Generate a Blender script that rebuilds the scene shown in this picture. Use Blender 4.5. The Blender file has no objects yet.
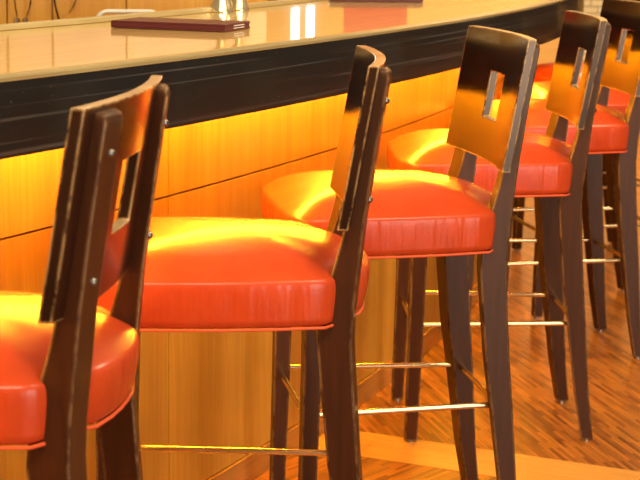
import bpy, bmesh, math, random
import numpy as np
from mathutils import Vector, Matrix
random.seed(4)
S = bpy.context.scene
COL = S.collection

# ------------------------------------------------------------------ helpers
def tag(o, label=None, cat=None, group=None, kind=None):
    if label: o['label'] = label
    if cat: o['category'] = cat
    if group: o['group'] = group
    if kind: o['kind'] = kind
    return o

def empty(name, loc=(0, 0, 0), rz=0.0):
    o = bpy.data.objects.new(name, None)
    o.empty_display_size = .1
    o.location = loc
    o.rotation_euler = (0, 0, rz)
    COL.objects.link(o)
    return o

class MB:
    """collects vertices and faces of one mesh"""
    def __init__(self):
        self.v, self.f = [], []
    def add(self, verts, faces):
        b = len(self.v)
        self.v += [tuple(p) for p in verts]
        self.f += [tuple(i + b for i in f) for f in faces]
    def box(self, x0, x1, y0, y1, z0, z1, M=None):
        vs = [Vector((x, y, z)) for z in (z0, z1) for y in (y0, y1) for x in (x0, x1)]
        if M: vs = [M @ p for p in vs]
        self.add(vs, [(0, 2, 3, 1), (4, 5, 7, 6), (0, 1, 5, 4), (2, 6, 7, 3), (0, 4, 6, 2), (1, 3, 7, 5)])
    def rings(self, rings, cap=True, closed=True):
        n = len(rings[0]); vs = [p for r in rings for p in r]; fs = []
        m = n if closed else n - 1
        for i in range(len(rings) - 1):
            for j in range(m):
                a, b = i * n + j, i * n + (j + 1) % n
                fs.append((a, b, b + n, a + n))
        if cap:
            fs.append(tuple(reversed(range(n))))
            fs.append(tuple(range((len(rings) - 1) * n, len(rings) * n)))
        self.add(vs, fs)
    def tube(self, pts, r, seg=10, cap=True, loop=False):
        pts = [Vector(p) for p in pts]; rings = []
        N = len(pts); up = None
        rr = r if isinstance(r, (list, tuple)) else [r] * N
        for i, p in enumerate(pts):
            if loop: t = pts[(i + 1) % N] - pts[i - 1]
            else: t = pts[min(i + 1, N - 1)] - pts[max(i - 1, 0)]
            t.normalize()
            if up is None:
                up = Vector((0, 0, 1)) if abs(t.z) < .9 else Vector((1, 0, 0))
            a = t.cross(up); a.normalize(); b = a.cross(t); b.normalize(); up = b
            rings.append([p + (a * math.cos(q) + b * math.sin(q)) * rr[i] for q in [2 * math.pi * k / seg for k in range(seg)]])
        if loop:
            rings.append(rings[0]); cap = False
        self.rings(rings, cap)
    def lathe(self, prof, cx=0, cy=0, seg=28, cap=True):
        self.rings([[(cx + r * math.cos(q), cy + r * math.sin(q), z) for q in [2 * math.pi * k / seg for k in range(seg)]] for r, z in prof], cap)
    def build(self, name, mat, parent=None, bevel=0, seg=2, sub=0, angle=35, flat=False):
        me = bpy.data.meshes.new(name)
        me.from_pydata(self.v, [], self.f)
        bm = bmesh.new(); bm.from_mesh(me)
        bmesh.ops.remove_doubles(bm, verts=bm.verts, dist=1e-6)
        bmesh.ops.recalc_face_normals(bm, faces=bm.faces)
        bm.to_mesh(me); bm.free()
        me.materials.append(mat)
        if not flat:
            me.polygons.foreach_set('use_smooth', [True] * len(me.polygons))
            me.set_sharp_from_angle(angle=math.radians(angle))
        o = bpy.data.objects.new(name, me)
        COL.objects.link(o)
        if parent: o.parent = parent
        if bevel:
            m = o.modifiers.new('Bevel', 'BEVEL'); m.width = bevel; m.segments = seg; m.limit_method = 'ANGLE'; m.angle_limit = math.radians(40)
            m.harden_normals = False
        if sub:
            m = o.modifiers.new('Subdivision', 'SUBSURF'); m.levels = sub; m.render_levels = sub
        return o

# ------------------------------------------------------------------ materials
def mat(name):
    m = bpy.data.materials.new(name); m.use_nodes = True
    nt = m.node_tree; bs = nt.nodes['Principled BSDF']
    return m, nt, bs
def N(nt, typ, **kw):
    n = nt.nodes.new(typ)
    for k, v in kw.items():
        if k in ('operation', 'blend_type', 'data_type', 'noise_dimensions', 'wave_type', 'bands_direction', 'feature', 'wave_profile'): setattr(n, k, v)
        else: n.inputs[k].default_value = v
    return n
def mixc(nt, fac, a, b, bt='MIX'):
    n = nt.nodes.new('ShaderNodeMix'); n.data_type = 'RGBA'; n.blend_type = bt
    for idx, val in ((0, fac), (6, a), (7, b)):
        if hasattr(val, 'is_linked') or isinstance(val, bpy.types.NodeSocket): nt.links.new(val, n.inputs[idx])
        else: n.inputs[idx].default_value = val if idx == 0 else (*val, 1) if len(val) == 3 else val
    return n.outputs[2]
def ramp(nt, sock, stops):
    n = nt.nodes.new('ShaderNodeValToRGB')
    while len(n.color_ramp.elements) < len(stops): n.color_ramp.elements.new(.5)
    for e, (p, c) in zip(n.color_ramp.elements, stops):
        e.position = p; e.color = (*c, 1) if len(c) == 3 else c
    nt.links.new(sock, n.inputs[0]); return n.outputs[0]
def coords(nt, scale=(1, 1, 1), rot=(0, 0, 0), kind='Object'):
    tc = nt.nodes.new('ShaderNodeTexCoord'); mp = nt.nodes.new('ShaderNodeMapping')
    mp.inputs['Scale'].default_value = scale; mp.inputs['Rotation'].default_value = rot
    if any(rot):      # turn first, then stretch
        m0 = nt.nodes.new('ShaderNodeMapping'); m0.inputs['Rotation'].default_value = rot
        mp.inputs['Rotation'].default_value = (0, 0, 0)
        nt.links.new(tc.outputs[kind], m0.inputs[0]); nt.links.new(m0.outputs[0], mp.inputs[0])
    else: nt.links.new(tc.outputs[kind], mp.inputs[0])
    return mp.outputs[0]
def noise(nt, vec, scale, detail=4, rough=.55, dist=0):
    n = N(nt, 'ShaderNodeTexNoise', Scale=scale, Detail=detail, Roughness=rough, Distortion=dist)
    nt.links.new(vec, n.inputs['Vector']); return n.outputs[0]
def bump(nt, bs, h, strength, dist=.002):
    b = N(nt, 'ShaderNodeBump', Strength=strength, Distance=dist)
    nt.links.new(h, b.inputs['Height']); nt.links.new(b.outputs[0], bs.inputs['Normal'])
def setp(bs, **kw):
    for k, v in kw.items():
        k = k.replace('_', ' ')
        bs.inputs[k].default_value = (*v, 1) if isinstance(v, tuple) and len(v) == 3 else v

def dark_wood(name, c0, c1, worn, rough=.28, grain=(30, 30, 2.5), wear=.5, coat=.6, crough=None, top=False, spec=.3):
    m, nt, bs = mat(name)
    v = coords(nt, grain)
    g = noise(nt, v, 3, 5)
    base = ramp(nt, g, [(.3, c0), (.7, c1)])
    # chipped lacquer on the arrises
    bev = N(nt, 'ShaderNodeBevel', Radius=.006); bev.samples = 6
    geo = nt.nodes.new('ShaderNodeNewGeometry')
    dot = N(nt, 'ShaderNodeVectorMath', operation='DOT_PRODUCT')
    nt.links.new(bev.outputs[0], dot.inputs[0]); nt.links.new(geo.outputs['True Normal'], dot.inputs[1])
    e = nt.nodes.new('ShaderNodeMapRange'); e.inputs[1].default_value = .99; e.inputs[2].default_value = .86; e.inputs[3].default_value = 0; e.inputs[4].default_value = 1
    nt.links.new(dot.outputs['Value'], e.inputs[0])
    ch = ramp(nt, noise(nt, coords(nt, (1, 1, .5)), 38, 5, .7), [(.40, (0, 0, 0)), (.52, (1, 1, 1))])
    mu = N(nt, 'ShaderNodeMath', operation='MULTIPLY'); nt.links.new(e.outputs[0], mu.inputs[0]); nt.links.new(ch, mu.inputs[1])
    mu2 = N(nt, 'ShaderNodeMath', operation='MULTIPLY'); nt.links.new(mu.outputs[0], mu2.inputs[0]); mu2.inputs[1].default_value = wear
    col = mixc(nt, mu2.outputs[0], base, worn)
    if top:   # top edge paler: ceiling reflection put into the colour, plus some wear
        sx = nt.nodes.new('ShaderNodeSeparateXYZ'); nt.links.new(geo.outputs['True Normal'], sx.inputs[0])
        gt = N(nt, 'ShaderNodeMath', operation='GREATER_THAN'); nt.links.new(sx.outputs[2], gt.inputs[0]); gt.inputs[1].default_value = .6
        wear_sheen = ramp(nt, noise(nt, coords(nt), 11, 4), [(.25, (.15, .15, .15)), (.6, (.95, .95, .95))])
        m3 = N(nt, 'ShaderNodeMath', operation='MULTIPLY'); nt.links.new(gt.outputs[0], m3.inputs[0]); nt.links.new(wear_sheen, m3.inputs[1])
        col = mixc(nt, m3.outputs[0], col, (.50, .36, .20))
    nt.links.new(col, bs.inputs['Base Color'])
    setp(bs, Roughness=rough, Specular_IOR_Level=spec, Specular_Tint=(1, .70, .46), Coat_Weight=coat, Coat_Roughness=crough if crough else rough * .6)
    bump(nt, bs, g, .05, .001)
    return m

M = {}
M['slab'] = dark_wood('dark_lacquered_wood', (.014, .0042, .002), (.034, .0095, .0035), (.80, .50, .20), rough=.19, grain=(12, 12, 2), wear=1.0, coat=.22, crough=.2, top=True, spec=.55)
M['leg'] = dark_wood('dark_leg_wood', (.032, .0092, .0036), (.054, .0145, .0052), (.66, .38, .16), rough=.42, wear=.8, coat=.2, crough=.10)

def leather():
    m, nt, bs = mat('orange_red_leather')
    v = coords(nt)
    n1 = noise(nt, v, 14, 4)
    c = ramp(nt, n1, [(.3, (.45, .046, .010)), (.7, (.54, .062, .014))])
    nt.links.new(c, bs.inputs['Base Color'])
    setp(bs, Roughness=.27, Specular_IOR_Level=.36, Coat_Weight=.0, Coat_Roughness=.16)
    # pulled creases running down the skirt, fine pebble
    w = noise(nt, coords(nt, (1, 1, .12)), 34, 2, .5)
    p = noise(nt, v, 420, 2)
    a = N(nt, 'ShaderNodeMath', operation='MULTIPLY_ADD'); nt.links.new(p, a.inputs[0]); a.inputs[1].default_value = .05; nt.links.new(w, a.inputs[2])
    geo = nt.nodes.new('ShaderNodeNewGeometry'); sx = nt.nodes.new('ShaderNodeSeparateXYZ'); nt.links.new(geo.outputs['Normal'], sx.inputs[0])
    side = nt.nodes.new('ShaderNodeMapRange'); side.inputs[1].default_value = .15; side.inputs[2].default_value = .55; side.inputs[3].default_value = 1; side.inputs[4].default_value = .06
    nt.links.new(sx.outputs[2], side.inputs[0])
    h = N(nt, 'ShaderNodeMath', operation='MULTIPLY'); nt.links.new(a.outputs[0], h.inputs[0]); nt.links.new(side.outputs[0], h.inputs[1])
    bump(nt, bs, h.outputs[0], .5, .011)
    return m
M['leather'] = leather()
def plain(name, c, rough=.4, metal=0, **kw):
    m, nt, bs = mat(name)
    n = noise(nt, coords(nt), 25, 3)
    d = tuple(x * .88 for x in c)
    nt.links.new(ramp(nt, n, [(.3, d), (.7, c)]), bs.inputs['Base Color'])
    setp(bs, Roughness=rough, Metallic=metal, **kw)
    return m
M['piping'] = plain('orange_piping', (.72, .10, .03), .35)
M['brass'] = plain('satin_brass', (.78, .60, .34), .24, 1)
M['brass_cup'] = plain('polished_brass', (.97, .84, .55), .22, 1)
M['chrome'] = plain('chrome', (.75, .75, .76), .15, 1)
M['screw'] = plain('dark_screw', (.22, .20, .19), .25, 1)
M['black'] = plain('black_cable', (.02, .018, .016), .4)
M['white'] = plain('white_enamel', (.85, .84, .78), .3)
M['burgundy'] = plain('burgundy_leatherette', (.105, .014, .018), .42)
M['page'] = plain('page_edges', (.8, .76, .76), .6)
M['red'] = plain('red_card', (.62, .03, .015), .4)
M['stone'] = None

def wood_panel(name, c0, c1, vary=.12, rough=.28, coat=.4, vertical=True, scale=1.0):
    m, nt, bs = mat(name)
    sc = (9 * scale, 9 * scale, .55 * scale) if vertical else (1.0 * scale, 1.0 * scale, 22 * scale)
    v = coords(nt, sc)
    g = noise(nt, v, 2.2, 6, .6, .4)
    f = noise(nt, coords(nt, (90, 90, 2.2) if vertical else (4, 4, 150)), 2, 3)
    base = ramp(nt, g, [(.28, c0), (.72, c1)])
    fine = ramp(nt, f, [(.3, (.80, .76, .70)), (.65, (1, 1, 1))])
    col = mixc(nt, .75, base, fine, 'MULTIPLY')
    oi = nt.nodes.new('ShaderNodeObjectInfo')
    tint = ramp(nt, oi.outputs['Random'], [(0, (1 - vary, 1 - vary * 1.3, 1 - vary * 1.6)), (1, (1, 1, 1))])
    col = mixc(nt, 1.0, col, tint, 'MULTIPLY')
    nt.links.new(col, bs.inputs['Base Color'])
    setp(bs, Roughness=rough, Coat_Weight=coat, Coat_Roughness=.15)
    bump(nt, bs, f, .04, .001)
    return m
M['panel'] = wood_panel('bar_front_veneer', (.54, .25, .028), (.70, .37, .045), coat=.25, rough=.4)
M['plinth'] = wood_panel('plinth_veneer', (.42, .17, .035), (.54, .25, .05), vertical=False)
M['cabinet'] = wood_panel('cabinet_veneer', (.66, .31, .035), (.80, .42, .06))
M['carcass'] = plain('dark_gap', (.03, .015, .008), .7)

def counter_top():
    m, nt, bs = mat('lacquered_oak_top')
    rot = (0, 0, math.radians(-66))
    g = noise(nt, coords(nt, (.8, 14, 1), rot), 2.0, 6, .6, .5)
    f = noise(nt, coords(nt, (3, 120, 1), rot), 2.0, 3)
    base = ramp(nt, g, [(.28, (.76, .49, .15)), (.72, (.90, .65, .25))])
    fine = ramp(nt, f, [(.3, (.86, .82, .76)), (.6, (1, 1, 1))])
    nt.links.new(mixc(nt, .8, base, fine, 'MULTIPLY'), bs.inputs['Base Color'])
    setp(bs, Roughness=.34, Coat_Weight=.9, Coat_Roughness=.06)
    return m
M['top'] = counter_top()
M['lip'] = wood_panel('khaki_lip', (.46, .36, .17), (.56, .46, .24), vertical=False, vary=.05)

def fascia_mat():
    m, nt, bs = mat('black_stained_fascia')
    z = coords(nt, (.6, .6, 150))
    l = noise(nt, z, 1.0, 3, .55)
    line = ramp(nt, l, [(.57, (.0095, .0105, .0115)), (.64, (.050, .052, .052))])
    dust = ramp(nt, noise(nt, coords(nt), 130, 2), [(.70, (0, 0, 0)), (.78, (1, 1, 1))])
    c = mixc(nt, dust, line, (.13, .12, .11))
    nt.links.new(c, bs.inputs['Base Color'])
    setp(bs, Roughness=.4, Specular_IOR_Level=.35, Coat_Weight=.16, Coat_Roughness=.08)
    return m
M['fascia'] = fascia_mat()
M['edging'] = wood_panel('khaki_edging', (.26, .20, .09), (.40, .32, .15), vertical=False, vary=.02, coat=.3)

def floor_mat(p0, nrm):
    m, nt, bs = mat('oak_stick_parquet')
    def sticks(ang):
        v = coords(nt, (1, 1, 1), (0, 0, ang))
        b = nt.nodes.new('ShaderNodeTexBrick')
        b.offset = .37; b.inputs['Scale'].default_value = 1
        b.inputs['Brick Width'].default_value = .13; b.inputs['Row Height'].default_value = .011
        b.inputs['Mortar Size'].default_value = .0006; b.inputs['Bias'].default_value = 0
        b.inputs['Color1'].default_value = (.20, .054, .005, 1); b.inputs['Color2'].default_value = (.58, .20, .020, 1)
        b.inputs['Mortar'].default_value = (.16, .05, .01, 1)
        nt.links.new(v, b.inputs['Vector'])
        n = noise(nt, coords(nt, (7, 90, 1), (0, 0, ang)), 1, 3)
        return mixc(nt, .6, b.outputs[0], ramp(nt, n, [(.3, (.62, .56, .5)), (.65, (1, 1, 1))]), 'MULTIPLY')
    A = sticks(math.radians(75)); B = sticks(math.radians(-50))
    geo = nt.nodes.new('ShaderNodeNewGeometry')
    sub = N(nt, 'ShaderNodeVectorMath', operation='SUBTRACT'); nt.links.new(geo.outputs['Position'], sub.inputs[0]); sub.inputs[1].default_value = (*p0, 0)
    dot = N(nt, 'ShaderNodeVectorMath', operation='DOT_PRODUCT'); nt.links.new(sub.outputs[0], dot.inputs[0]); dot.inputs[1].default_value = (*nrm, 0)
    gt = N(nt, 'ShaderNodeMath', operation='GREATER_THAN'); nt.links.new(dot.outputs['Value'], gt.inputs[0]); gt.inputs[1].default_value = 0
    big = ramp(nt, noise(nt, coords(nt), 1.3, 3), [(.3, (.86, .82, .78)), (.7, (1, 1, 1))])
    col = mixc(nt, gt.outputs[0], B, A)
    nt.links.new(mixc(nt, 1.0, col, big, 'MULTIPLY'), bs.inputs['Base Color'])
    setp(bs, Roughness=.34, Coat_Weight=.3, Coat_Roughness=.2)
    return m
def emis(name, c, s):
    m, nt, bs = mat(name)
    setp(bs, Base_Color=(.9, .9, .9), Emission_Color=c, Emission_Strength=s)
    return m

# ------------------------------------------------------------------ bar plan
PC = [-0.00205525, -0.04592953, 0.41879091, 0.29411621]
def front_pt(y): return float(np.polyval(PC, y - 4)), y
raw = []
for y in np.arange(2.2, 6.41, .1): raw.append(front_pt(y))
x0, y0 = raw[0]
pre = [(x0 - .56 * k * .1, y0 - k * .1) for k in range(14, 0, -1)]
raw = pre + raw
# beyond the last stool the bar turns away in a tighter curve
th = math.atan2(1, .163); px, py = raw[-1]
for k in range(26):
    th += .055; px += math.cos(th) * .1; py += math.sin(th) * .1
    raw.append((px, py))
FR = np.array(raw)
TG = np.gradient(FR, axis=0); TG /= np.linalg.norm(TG, axis=1)[:, None]
NL = np.stack([-TG[:, 1], TG[:, 0]], 1)       # towards the bartender's side
def off(d, i0=0, i1=None):
    return (FR + NL * d)[i0:i1]
def strip(mb, d0, d1, z0, z1, i0=0, i1=None):
    a, b = off(d0, i0, i1), off(d1, i0, i1)
    mb.rings([[(*p, z0), (*q, z0), (*q, z1), (*p, z1)] for p, q in zip(a, b)])
ZT = 1.05

# countertop: one thing; its front apron, bevelled edge and back lip are parts
ct = empty('countertop', (.1, 3.5, 1.05))
tag(ct, 'long curved lacquered wood bar top with a deep black front apron', 'countertop')
def sub(mb, name, m, parent, **kw):
    o = mb.build(name, m, parent, **kw)
    o.matrix_parent_inverse = Matrix.Translation(-parent.location) if parent.rotation_euler.z == 0 else parent.matrix_world.inverted()
    return o
mb = MB(); strip(mb, .030, .64, 1.012, ZT); sub(mb, 'top_board', M['top'], ct)
mb = MB()
a = [off(0), off(.0), off(.0015), off(.030), off(.030)]; zz = [1.0415, 1.0468, 1.0480, ZT, 1.0415]
mb.rings([[(*a[k][i], zz[k]) for k in range(5)] for i in range(len(FR))]); sub(mb, 'front_edging', M['edging'], ct)
mb = MB(); strip(mb, .001, .026, .927, 1.0413); o = sub(mb, 'apron', M['fascia'], ct); o['label'] = 'deep black stained apron with fine horizontal lines'
mb = MB(); strip(mb, .62, .64, ZT + .0003, ZT + .013); o = sub(mb, 'back_lip', M['lip'], ct, bevel=.002); o['label'] = 'raised khaki lip along the back edge'

# bar front: veneer panels, a plinth and a carcass behind them
bf = empty('curved_bar', (.2, 4.4, 0))
tag(bf, 'curved veneered bar front lit from above, under the black apron', 'bar')
ys = FR[:, 1]; pan = off(.27)
cuts = []
for yv in (3.353, 4.985):
    cuts.append(int(np.argmin(np.abs(pan[:, 1][:55] - yv))))
cuts = [0] + cuts + [cuts[-1] + 18, cuts[-1] + 36, len(FR) - 1]
def panel(i0, i1, z0, z1, name):
    mb = MB()
    a, b = off(.27, i0, i1 + 1).copy(), off(.288, i0, i1 + 1).copy()
    g = .0012   # a hairline between neighbours
    for arr in (a, b):
        t0 = (arr[1] - arr[0]); t0 /= np.linalg.norm(t0); t1 = (arr[-1] - arr[-2]); t1 /= np.linalg.norm(t1)
        arr[0] += t0 * g; arr[-1] -= t1 * g
    mb.rings([[(*p, z0), (*q, z0), (*q, z1), (*p, z1)] for p, q in zip(a, b)])
    return sub(mb, name, M['panel'], bf)
for i in range(len(cuts) - 1):
    panel(cuts[i], cuts[i + 1], .7265, 1.008, 'upper_panel')
    panel(cuts[i], cuts[i + 1], .067, .7225, 'lower_panel')
mb = MB(); strip(mb, .264, .288, 0.001, .064); o = sub(mb, 'plinth', M['plinth'], bf)
mb = MB(); strip(mb, .2885, .31, 0.001, 1.008); sub(mb, 'carcass', M['carcass'], bf)
# back side of the bar so it is a solid body
mb = MB(); strip(mb, .585, .6, 0.001, 1.008); sub(mb, 'back_panel', M['cabinet'], bf)

# light strip under the top, tucked behind the apron
led = empty('light_strip', (.2, 4.4, .95))
tag(led, 'warm light strip under the bar top behind the black apron', 'light')
mb = MB(); i1 = int(np.argmin(np.abs(ys[:57] - 6.2)))
LEDM = emis('warm_led', (1, .575, .032), 205)
strip(mb, .222, .240, .990, .997, 0, i1); sub(mb, 'diffuser', LEDM, led)
mb = MB(); strip(mb, .217, .245, .9975, 1.0115, 0, i1); sub(mb, 'channel', M['chrome'], led)

# ------------------------------------------------------------------ bar stool
SLAB_T, WB, SAG = .018, .218, .021
def lean(z): return -.195 - .044 * (z - .799) / .262
def slab_u(v, z): return lean(z) - SAG * (1 - (v / WB) ** 2)
def make_slab(root):
    vs = [-WB, -.19, -.155, -.12, -.085, -.05, -.025, 0, .025, .05, .085, .12, .155, .19, WB]
    zs = [.795, .84, .879, .927, .975, 1.02, 1.061]
    mb = MB(); nv, nz = len(vs), len(zs)
    def zz(v, z):
        # the lower corners are clipped a little
        if z == zs[0] and abs(v) == WB: return z + .002
        return z
    P = []
    for k in (0, 1):
        for z in zs:
            for v in vs: P.append((slab_u(v, z) - SLAB_T * k, v, zz(v, z)))
    idx = lambda k, i, j: k * nv * nz + i * nv + j
    solid = lambda i, j: 0 <= i < nz - 1 and 0 <= j < nv - 1 and not (2 <= i < 4 and 5 <= j < 9)
    F = []
    for i in range(nz - 1):
        for j in range(nv - 1):
            if not solid(i, j): continue
            F.append((idx(0, i, j), idx(0, i, j + 1), idx(0, i + 1, j + 1), idx(0, i + 1, j)))
            F.append((idx(1, i, j), idx(1, i + 1, j), idx(1, i + 1, j + 1), idx(1, i, j + 1)))
            for (di, dj, a, b) in ((-1, 0, (i, j), (i, j + 1)), (1, 0, (i + 1, j), (i + 1, j + 1)), (0, -1, (i, j), (i + 1, j)), (0, 1, (i, j + 1), (i + 1, j + 1))):
                if not solid(i + di, j + dj):
                    F.append((idx(0, *a), idx(1, *a), idx(1, *b), idx(0, *b)))
    mb.add(P, F)
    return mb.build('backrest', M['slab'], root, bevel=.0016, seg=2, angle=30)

# rear leg: z, front u, rear u, inner v, outer v
REAR = [(0, -.251, -.281, .152, .186), (.12, -.229, -.266, .146, .186), (.30, -.204, -.251, .139, .186), (.40, -.189, -.241, .136, .186),
        (.52, -.177, -.232, .133, .186), (.60, -.170, -.227, .131, .186), (.65, -.174, -.2285, .130, .186), (.70, -.186, -.2335, .130, .186), (.76, -.203, -.2395, .130, .186),
        (.80, -.212, -.2435, .130, .186), (.90, -.232, -.2575, .130, .186), (1.0, -.247, -.2725, .130, .186), (1.040, -.253, -.279, .130, .186),
        (1.049, -.2545, -.277, .132, .184), (1.053, -.256, -.271, .135, .181)]
FRONT = [(0, .169, .201, .168, .199), (.3, .161, .197, .164, .200), (.62, .153, .194, .160, .201), (.66, .152, .193, .160, .201)]
def leg_mb(tbl, g, tw=0.0):
    mb = MB()
    rings = []
    for z, a, b, v0, v1 in tbl:
        e = tw * (v1 - v0) / 2       # rear legs are turned to lie flat on the curved back
        rings.append([(a - e, g * v0, z), (b - e, g * v0, z), (b + e, g * v1, z), (a + e, g * v1, z)])
    mb.rings(rings); return mb

HALF = [(.231, 0), (.231, .06), (.230, .12), (.227, .178), (.215, .214), (.186, .233), (.13, .236), (.06, .233), (-.02, .229), (-.09, .221), (-.148, .210),
        (-.179, .204), (-.190, .188), (-.202, .15), (-.219, .124), (-.237, .105), (-.246, .06), (-.249, .02)]
OUT = HALF + [(-.249, -.02)] + [(u, -v) for u, v in reversed(HALF[1:-1])]
def make_seat(root):
    mb = MB()
    UC = -.01
    lv = [(.633, 1.0), (.637, 1.003), (.662, 1.012), (.690, 1.018), (.7075, 1.016), (.7125, 1.006), (.7165, .982), (.7280, .90), (.7395, .81), (.7480, .70), (.7550, .55), (.7605, .38), (.7640, .22), (.7650, .11)]
    rings = []
    for z, s in lv:
        r = []
        for u, v in OUT:
            k = s
            if u > .1 and z < .66: k = s - .02 * (.66 - z) / .03      # front face tucks in at the hem
            if u < -.2: k = 1 + (s - 1) + .028 * max(0, min(1, (z - .635) / .04)) * (1 if z < .70 else max(0, 1 - (z - .70) / .06))   # the back swells out between the posts
            r.append((UC + (u - UC) * k, v * k, z))
        rings.append(r)
    n = len(OUT)
    mb.rings(rings, cap=False)
    top = [(UC, 0, .7655)]
    b = len(mb.v); mb.v += top
    base = (len(lv) - 1) * n
    mb.f += [(base + j, base + (j + 1) % n, b) for j in range(n)]
    mb.f.append(tuple(reversed(range(n))))
    o = mb.build('seat', M['leather'], root, sub=1, angle=180)
    # keep the hem crisp
    pm = MB(); pm.tube([(-.01 + (u + .01) * (.985 if u > .1 else 1.000), v * (.985 if u > .1 else 1.000), .634) for u, v in OUT], .0026, 8, loop=True)
    p = pm.build('piping', M['piping'], o)
    p['label'] = 'thin orange piping along the bottom hem'
    return o

def make_stool():
    root = empty('bar_stool')
    make_seat(root)
    make_slab(root)
    for g in (1, -1):
        l = leg_mb(REAR, g, .15).build('leg', M['leg'], root, bevel=.003, seg=2, angle=30)
        l['label'] = 'rear leg rising into a backrest post'
        for z, u in ((.838, -.2490), (1.0, -.2727)):
            s = MB()
            q = [(0, .0052), (.0035, .0045), (.006, .003), (.0072, .0005)]
            s.rings([[(u + .0016 - d, g * .158 + r * 1.25 * math.cos(k * math.pi / 6), z + r * 1.25 * math.sin(k * math.pi / 6)) for k in range(12)] for d, r in q])
            s.build('screw', M['screw'], l)
        f = MB(); f.lathe([(.009, .0), (.009, .006)], -.265, g * .167, 12); f.build('foot_glide', M['chrome'], l)
        l = leg_mb(FRONT, g).build('leg', M['leg'], root, bevel=.003, seg=2, angle=30)
        f = MB(); f.lathe([(.009, .0), (.009, .006)], .185, g * .183, 12); f.build('foot_glide', M['chrome'], l)
    R = .0062
    for g in (1, -1):
        r = MB(); r.tube([(-.215, g * .158, .301), (.175, g * .182, .301)], R, 12); r.build('footrest_rod', M['brass'], root)
    r = MB(); r.tube([(-.227, -.145, .299), (-.227, .145, .299)], R, 12); r.build('footrest_rod', M['brass'], root)
    r = MB(); r.tube([(.179, -.17, .287), (.179, .17, .287)], R, 12); r.build('footrest_rod', M['brass'], root)
    return root
# glides carry the legs: lift wooden feet over them
REAR[0] = (.005,) + REAR[0][1:]; FRONT[0] = (.005,) + FRONT[0][1:]

def copy_tree(o, parent=None):
    c = o.copy(); COL.objects.link(c)
    if parent: c.parent = parent
    for ch in list(o.children): copy_tree(ch, c)
    return c
STOOLS = [
    (-.510, 2.175, 173.4, 'nearest stool, backrest seen from behind at the left, only rear half of seat in frame'),
    (-.173, 2.789, 181.4, 'stool with backrest seen edge-on and a wide orange seat fully side-on, second from the left'),
    (.127, 3.404, 190.7, 'middle stool, slotted backrest front turned to us, standing over the pale floor band'),
    (.412, 4.158, 182.7, 'fourth stool from the left, narrow slotted backrest overlapping the end of the black apron'),
    (.677, 4.936, 189.9, 'stool at the right edge with its backrest cut off by the picture edge'),
    (.867, 5.527, 192.2, 'stool mostly hidden behind the one at the right edge, its legs between other legs'),
    (1.033, 6.366, 204.2, 'farthest stool at the bend of the bar, only seat front and thin dark legs showing'),
]
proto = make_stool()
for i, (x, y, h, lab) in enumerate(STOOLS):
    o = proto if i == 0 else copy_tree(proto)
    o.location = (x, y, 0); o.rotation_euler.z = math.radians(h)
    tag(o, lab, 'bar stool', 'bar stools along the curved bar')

# ------------------------------------------------------------------ floor and room
p0 = (.098, 4.041); d = Vector((.677, -.287)).normalized(); nrm = (-d.y, d.x)
mb = MB(); mb.add([(-6, -5, 0), (6, -5, 0), (6, 10.4, 0), (-6, 10.4, 0)], [(0, 1, 2, 3)])
tag(mb.build('floor', floor_mat(p0, nrm), flat=True), 'orange oak stick parquet floor', 'floor', kind='structure')
m_, nt, bs = mat('pale_oak_band')
g = noise(nt, coords(nt, (3, 40, 1), (0, 0, math.radians(23))), 2, 4)
nt.links.new(ramp(nt, g, [(.3, (.56, .24, .045)), (.7, (.68, .33, .07))]), bs.inputs['Base Color']); setp(bs, Roughness=.32, Coat_Weight=.3, Coat_Roughness=.2)
pA = Vector(p0) - d * .06; w = .185; nb = Vector((d.y, -d.x))
pB = pA + d * 4
mb = MB(); q = [pA, pB, pB + nb * w, pA + nb * w]
mb.add([(*p, 0.0) for p in q] + [(*p, .0012) for p in q], [(4, 5, 6, 7), (0, 1, 5, 4), (1, 2, 6, 5), (2, 3, 7, 6), (3, 0, 4, 7)])
tag(mb.build('trim_1', m_, flat=True), 'pale oak band laid across the parquet floor', 'floor band', kind='structure')

M['farwall'] = wood_panel('far_wall_veneer', (.44, .22, .04), (.56, .30, .06), vertical=False, rough=.5, coat=.1)
mb = MB(); mb.box(-6, 6, 10.4, 10.5, 0, 3.0)
tag(mb.build('wall_back', M['farwall'], flat=True), 'tan wood veneered far wall', 'wall', kind='structure')

# pale stacked stone pillar beyond the end of the bar
m_, nt, bs = mat('pale_stacked_stone')
b = nt.nodes.new('ShaderNodeTexBrick'); b.inputs['Scale'].default_value = 1
b.inputs['Brick Width'].default_value = .075; b.inputs['Row Height'].default_value = .034; b.inputs['Mortar Size'].default_value = .0025
b.inputs['Color1'].default_value = (.80, .68, .38, 1); b.inputs['Color2'].default_value = (.90, .80, .52, 1); b.inputs['Mortar'].default_value = (.30, .22, .09, 1)
tc = coords(nt, (1, 1, 1), (math.radians(90), 0, 0)); nt.links.new(tc, b.inputs['Vector'])
nt.links.new(b.outputs[0], bs.inputs['Base Color']); setp(bs, Roughness=.7); bump(nt, bs, b.outputs['Fac'], -.5, .01)
pil = empty('stone_pillar', (1.345, 8.4, 0)); tag(pil, 'slim pale cream stacked stone pillar beyond the far end of the bar', 'pillar')
mb = MB()
for k in range(75):
    j = random.uniform(-.004, .004); mb.box(-.074 + j, .062 + j, -.06, .06, .03 + k * .034, .0295 + (k + 1) * .034)
mb.build('shaft', m_, pil, flat=True)
mb = MB(); mb.box(-.075, .075, -.075, .075, 0, .03); mb.build('base', m_, pil, flat=True)

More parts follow.
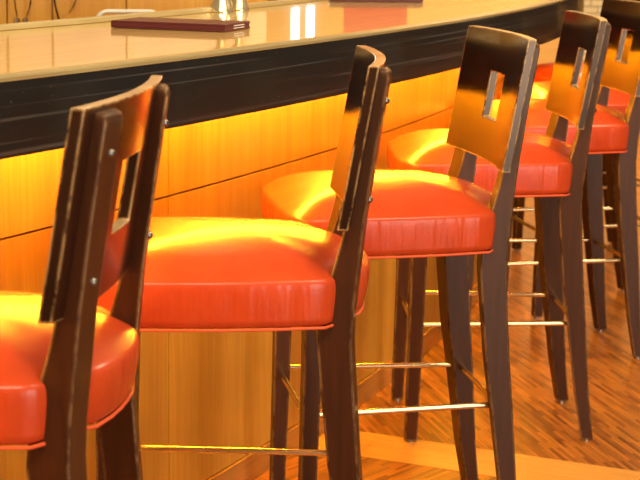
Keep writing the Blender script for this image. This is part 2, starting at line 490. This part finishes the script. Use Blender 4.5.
# ------------------------------------------------------------------ back bar cabinets
cu = Vector((.955, .297)); cu.normalize(); co = Vector((-1.52, 4.98))
cn = Vector((cu.y, -cu.x))     # towards the bar
MC = Matrix(((cu.x, -cn.x, 0, co.x), (cu.y, -cn.y, 0, co.y), (0, 0, 1, 0), (0, 0, 0, 1)))   # local x along the run, y into the wall
def cabinet(x0, x1, name, label, handles):
    root = empty(name); root.matrix_world = MC @ Matrix.Translation((x0, 0, 0))
    root.location = MC @ Vector((x0, 0, 0)); root.rotation_euler = (0, 0, math.atan2(cu.y, cu.x))
    tag(root, label, 'cabinet', 'wood cabinets behind the bar')
    w = x1 - x0
    mb = MB(); mb.box(.001, w - .001, .022, .45, 0, 2.2); mb.build('body', M['cabinet'], root, flat=True)
    mb = MB(); mb.box(.0015, w - .0015, 0, .021, .08, 2.19); dr = mb.build('door', M['cabinet'], root, bevel=.002)
    for hx, zb, mt, lab, bow in handles:
        h = MB(); h.tube([(hx + bow * math.sin(math.pi * t) * 1.0, -.002 - .045 * math.sin(math.pi * t) ** .6, zb + .16 * t) for t in [k / 14 for k in range(15)]], .0032, 8)
        h.build('handle', M[mt], dr)['label'] = lab
        if mt == 'chrome' and zb < .985:
            e = MB(); e.lathe([(.008, zb - .012), (.008, zb + .004)], hx, -.008, 12); e.build('handle_foot', M['chrome'], dr)
cabinet(.02, .56, 'back_bar_cabinet', 'wide orange wood cabinet door at the far left behind the bar', [])
cabinet(.56, .70, 'back_bar_cabinet', 'narrow orange cabinet with paired chrome pulls, behind the left of the bar', [(.030, .968, 'chrome', 'bowed chrome pull', -.012), (.056, .968, 'chrome', 'bowed chrome pull', .012)])
cabinet(.70, .935, 'back_bar_cabinet', 'orange cabinet with one black and one chrome bowed pull', [(.02, .966, 'black', 'bowed black pull', -.02), (.055, .99, 'chrome', 'bowed chrome pull', .02)])
cabinet(.935, 1.40, 'back_bar_cabinet', 'paler wood cabinet behind the white tubular handle', [])

# white trolley behind the bar: only its tubular handle rises over the lip
tr = empty('service_trolley', (-.545, 4.62, 0), math.radians(10))
tag(tr, 'white tubular trolley handle rising behind the bar lip', 'trolley')
mb = MB(); HW = .088
arc = [(-HW, 0, .12), (-HW, 0, .99)] + [(-HW + .03 - .03 * math.cos(a), 0, .997 + .03 * math.sin(a)) for a in [k * math.pi / 12 for k in range(1, 7)]]
arc += [(-p[0], p[1], p[2]) for p in reversed(arc)]
mb.tube(arc, .0062, 12); mb.build('handle', M['white'], tr)
mb = MB(); mb.box(-HW, HW, -.02, .25, .40, .415); mb.build('shelf', M['white'], tr, bevel=.003)
mb = MB(); mb.box(-HW, HW, -.02, .25, .12, .135); mb.build('shelf', M['white'], tr, bevel=.003)
for x in (-HW + .015, HW - .015):
    for y in (.0, .23):
        mb = MB(); mb.tube([(x, y - .012, .03), (x, y + .012, .03)], .03, 16); mb.box(x - .006, x + .006, y - .006, y + .006, .03, .12); mb.build('caster', M['black'], tr)
for x in (-HW + .008, HW - .008):
    mb = MB(); mb.tube([(x, .235, .13), (x, .235, .40)], .006, 8); mb.build('post', M['white'], tr)

# ------------------------------------------------------------------ things on the counter
def folder(name, ax, ay, rz, L, W, T, label, rings=True):
    root = empty(name, (ax, ay, ZT + .0006), rz); tag(root, label, 'menu', 'burgundy menus lying on the bar')
    mb = MB(); mb.box(0, L, 0, W, 0, .004); mb.build('cover', M['burgundy'], root, bevel=.0012)
    mb = MB(); mb.box(0, L, 0, W, T - .004, T); mb.build('cover', M['burgundy'], root, bevel=.0012)
    mb = MB(); mb.box(0, L, 0.0, .004, .0041, T - .0041); mb.build('spine', M['burgundy'], root)
    mb = MB(); mb.box(.002, L - .0012, .005, W - .003, .0042, T - .0042); pg = mb.build('page_block', M['burgundy'], root)
    for z in (.0046, .0098):
        mb = MB(); mb.box(L - .0016, L + .0002, W * .35, W * .75, z, z + .0016); mb.build('clip', M['page'], pg)
    return root
folder('menu_folder', -.457, 3.551, math.atan2(-.086, .251), .265, .145, .016, 'burgundy menu folder lying in the middle of the bar top')
folder('menu_folder', .020, 4.895, math.atan2(.03, .28), .277, .058, .016, 'slim burgundy menu folder farther along the bar, cut off by top edge of photo')

def jigger(x, y, s, label):
    root = empty('brass_cup', (x, y, ZT + .0006)); tag(root, label, 'cup', 'bell-shaped brass cups on the bar')
    mb = MB(); mb.lathe([(.034 * s, 0), (.0342 * s, .003), (.030 * s, .012), (.019 * s, .045), (.012 * s, .062), (.0095 * s, .07), (.012 * s, .078)], seg=36); mb.build('base', M['brass_cup'], root)
    mb = MB(); mb.lathe([(.012 * s, .0781), (.020 * s, .095), (.030 * s, .135), (.034 * s, .16), (.0325 * s, .16), (.028 * s, .135), (.017 * s, .097), (.003 * s, .09)], seg=36); mb.build('bowl', M['brass_cup'], root)
jigger(-.262, 4.245, 1.0, 'nearer and larger of two bell-shaped brass cups at the back of the bar')
jigger(-.223, 4.345, .85, 'farther and smaller of two bell-shaped brass cups at the back of the bar')

# two unseen lamps on a tray, added for bright streaks in the lacquer
wc = empty('tray_support', (-.066, 5.25, 0), .05); tag(wc, 'low dark cabinet added behind the bar lip to carry the lamp tray', 'cabinet')  # unseen cabinet, added only to carry the lamps
mb = MB(); mb.box(-.068, .068, -.04, .12, 0, ZT - .025); mb.build('body', M['carcass'], wc)
mb = MB(); mb.box(-.07, .07, -.043, .122, ZT - .0245, ZT); mb.build('top', M['black'], wc, bevel=.002)
tray = empty('lamp_tray', (-.066, 5.25, ZT + .0006), .05); tag(tray, 'dark tray at the back of the bar under two added white lamps', 'tray')
mb = MB(); mb.box(-.06, .06, -.035, .035, 0, .006); mb.build('plate', M['black'], tray, bevel=.002)
mb = MB(); mb.tube([(-.058, -.033, .008), (.058, -.033, .008), (.058, .033, .008), (-.058, .033, .008)], .004, 8, loop=True); mb.build('rim', M['black'], tray)
GLOW = emis('streak_glow', (1, .96, .88), 7)
for x, lab in ((-.090, 'left one of two unseen white lamps added to streak the bar top'), (-.042, 'right one of two unseen white lamps added to streak the bar top')):
    root = empty('streak_lamp', (x, 5.25, ZT + .0072)); tag(root, lab, 'lamp', 'added white lamps mirrored in the bar top')
    mb = MB(); mb.lathe([(.0135, 0), (.0135, .012)], seg=24); mb.build('base', M['chrome'], root)
    mb = MB(); mb.lathe([(.0115, .0121), (.012, .02), (.012, .20), (.009, .21)], seg=24); mb.build('glass_shade', GLOW, root)
card = empty('reflection_card', (.158, 5.05, ZT + .0006), .05); tag(card, 'unseen red card behind the farther menu, added for the red reflection in the bar top', 'card holder')  # upright red card added out of view for its reflection in the lacquer
mb = MB(); mb.box(-.097, .097, -.004, .004, .008, .17); mb.build('red_card', M['red'], card)
mb = MB(); mb.box(-.10, .10, -.02, .02, 0, .0079); mb.build('foot', M['black'], card)

# ------------------------------------------------------------------ light
W = bpy.data.worlds.new('World'); S.world = W; W.use_nodes = True
bg = W.node_tree.nodes['Background']; bg.inputs[0].default_value = (1.0, .74, .42, 1); bg.inputs[1].default_value = .38
def area(name, loc, target, sx, sy, power, col):
    l = bpy.data.lights.new(name, 'AREA'); l.shape = 'RECTANGLE'; l.size = sx; l.size_y = sy; l.energy = power; l.color = col
    o = bpy.data.objects.new(name, l); COL.objects.link(o); o.location = loc
    o.rotation_euler = (Vector(target) - Vector(loc)).to_track_quat('-Z', 'Y').to_euler()
    return o
area('window_daylight', (3.9, -2.4, 1.35), (.5, 3.8, .9), 3.0, 2.5, 170, (1, .94, .84))
area('overhead_fill', (-.3, .5, 3.2), (-.40, 3.0, 1.0), 1.2, 1.2, 78, (1, .80, .50))  # unseen overhead fill, added to light the counter and skirts
area('overhead_fill', (1.3, 1.9, 3.2), (.3, 4.4, 1.0), 1.2, 1.2, 70, (1, .80, .50))  # second unseen fill, added for the farther counter and stools
area('overhead_fill', (2.0, 4.6, 3.1), (1.4, 4.6, 0), .7, .7, 60, (1, .80, .50))  # overhead fill aimed down at the floor

area('overhead_fill', (1.6, 8.4, 3.0), (1.2, 10.4, .6), .7, .7, 230, (1, .80, .50))  # unseen fill added to brighten the far wall and pillar

# ------------------------------------------------------------------ camera
cam = bpy.data.cameras.new('Camera'); co_ = bpy.data.objects.new('Camera', cam); COL.objects.link(co_)
PITCH, ROLL, FPX = .1915906, .0159479, 1640.813
cam.sensor_width = 36; cam.lens = FPX / 640 * 36
R = Matrix.Rotation(math.pi / 2 - PITCH, 4, 'X') @ Matrix.Rotation(ROLL, 4, 'Z')
co_.matrix_world = Matrix.Translation((0, 0, 1.28155)) @ R
cam.dof.use_dof = True; cam.dof.focus_distance = 3.1; cam.dof.aperture_fstop = 10
cam.clip_end = 60
S.camera = co_
S.view_settings.view_transform = 'Standard'; S.view_settings.look = 'None'
S.view_settings.gamma = 1; S.view_settings.use_curve_mapping = False
S.view_settings.exposure = 0.0
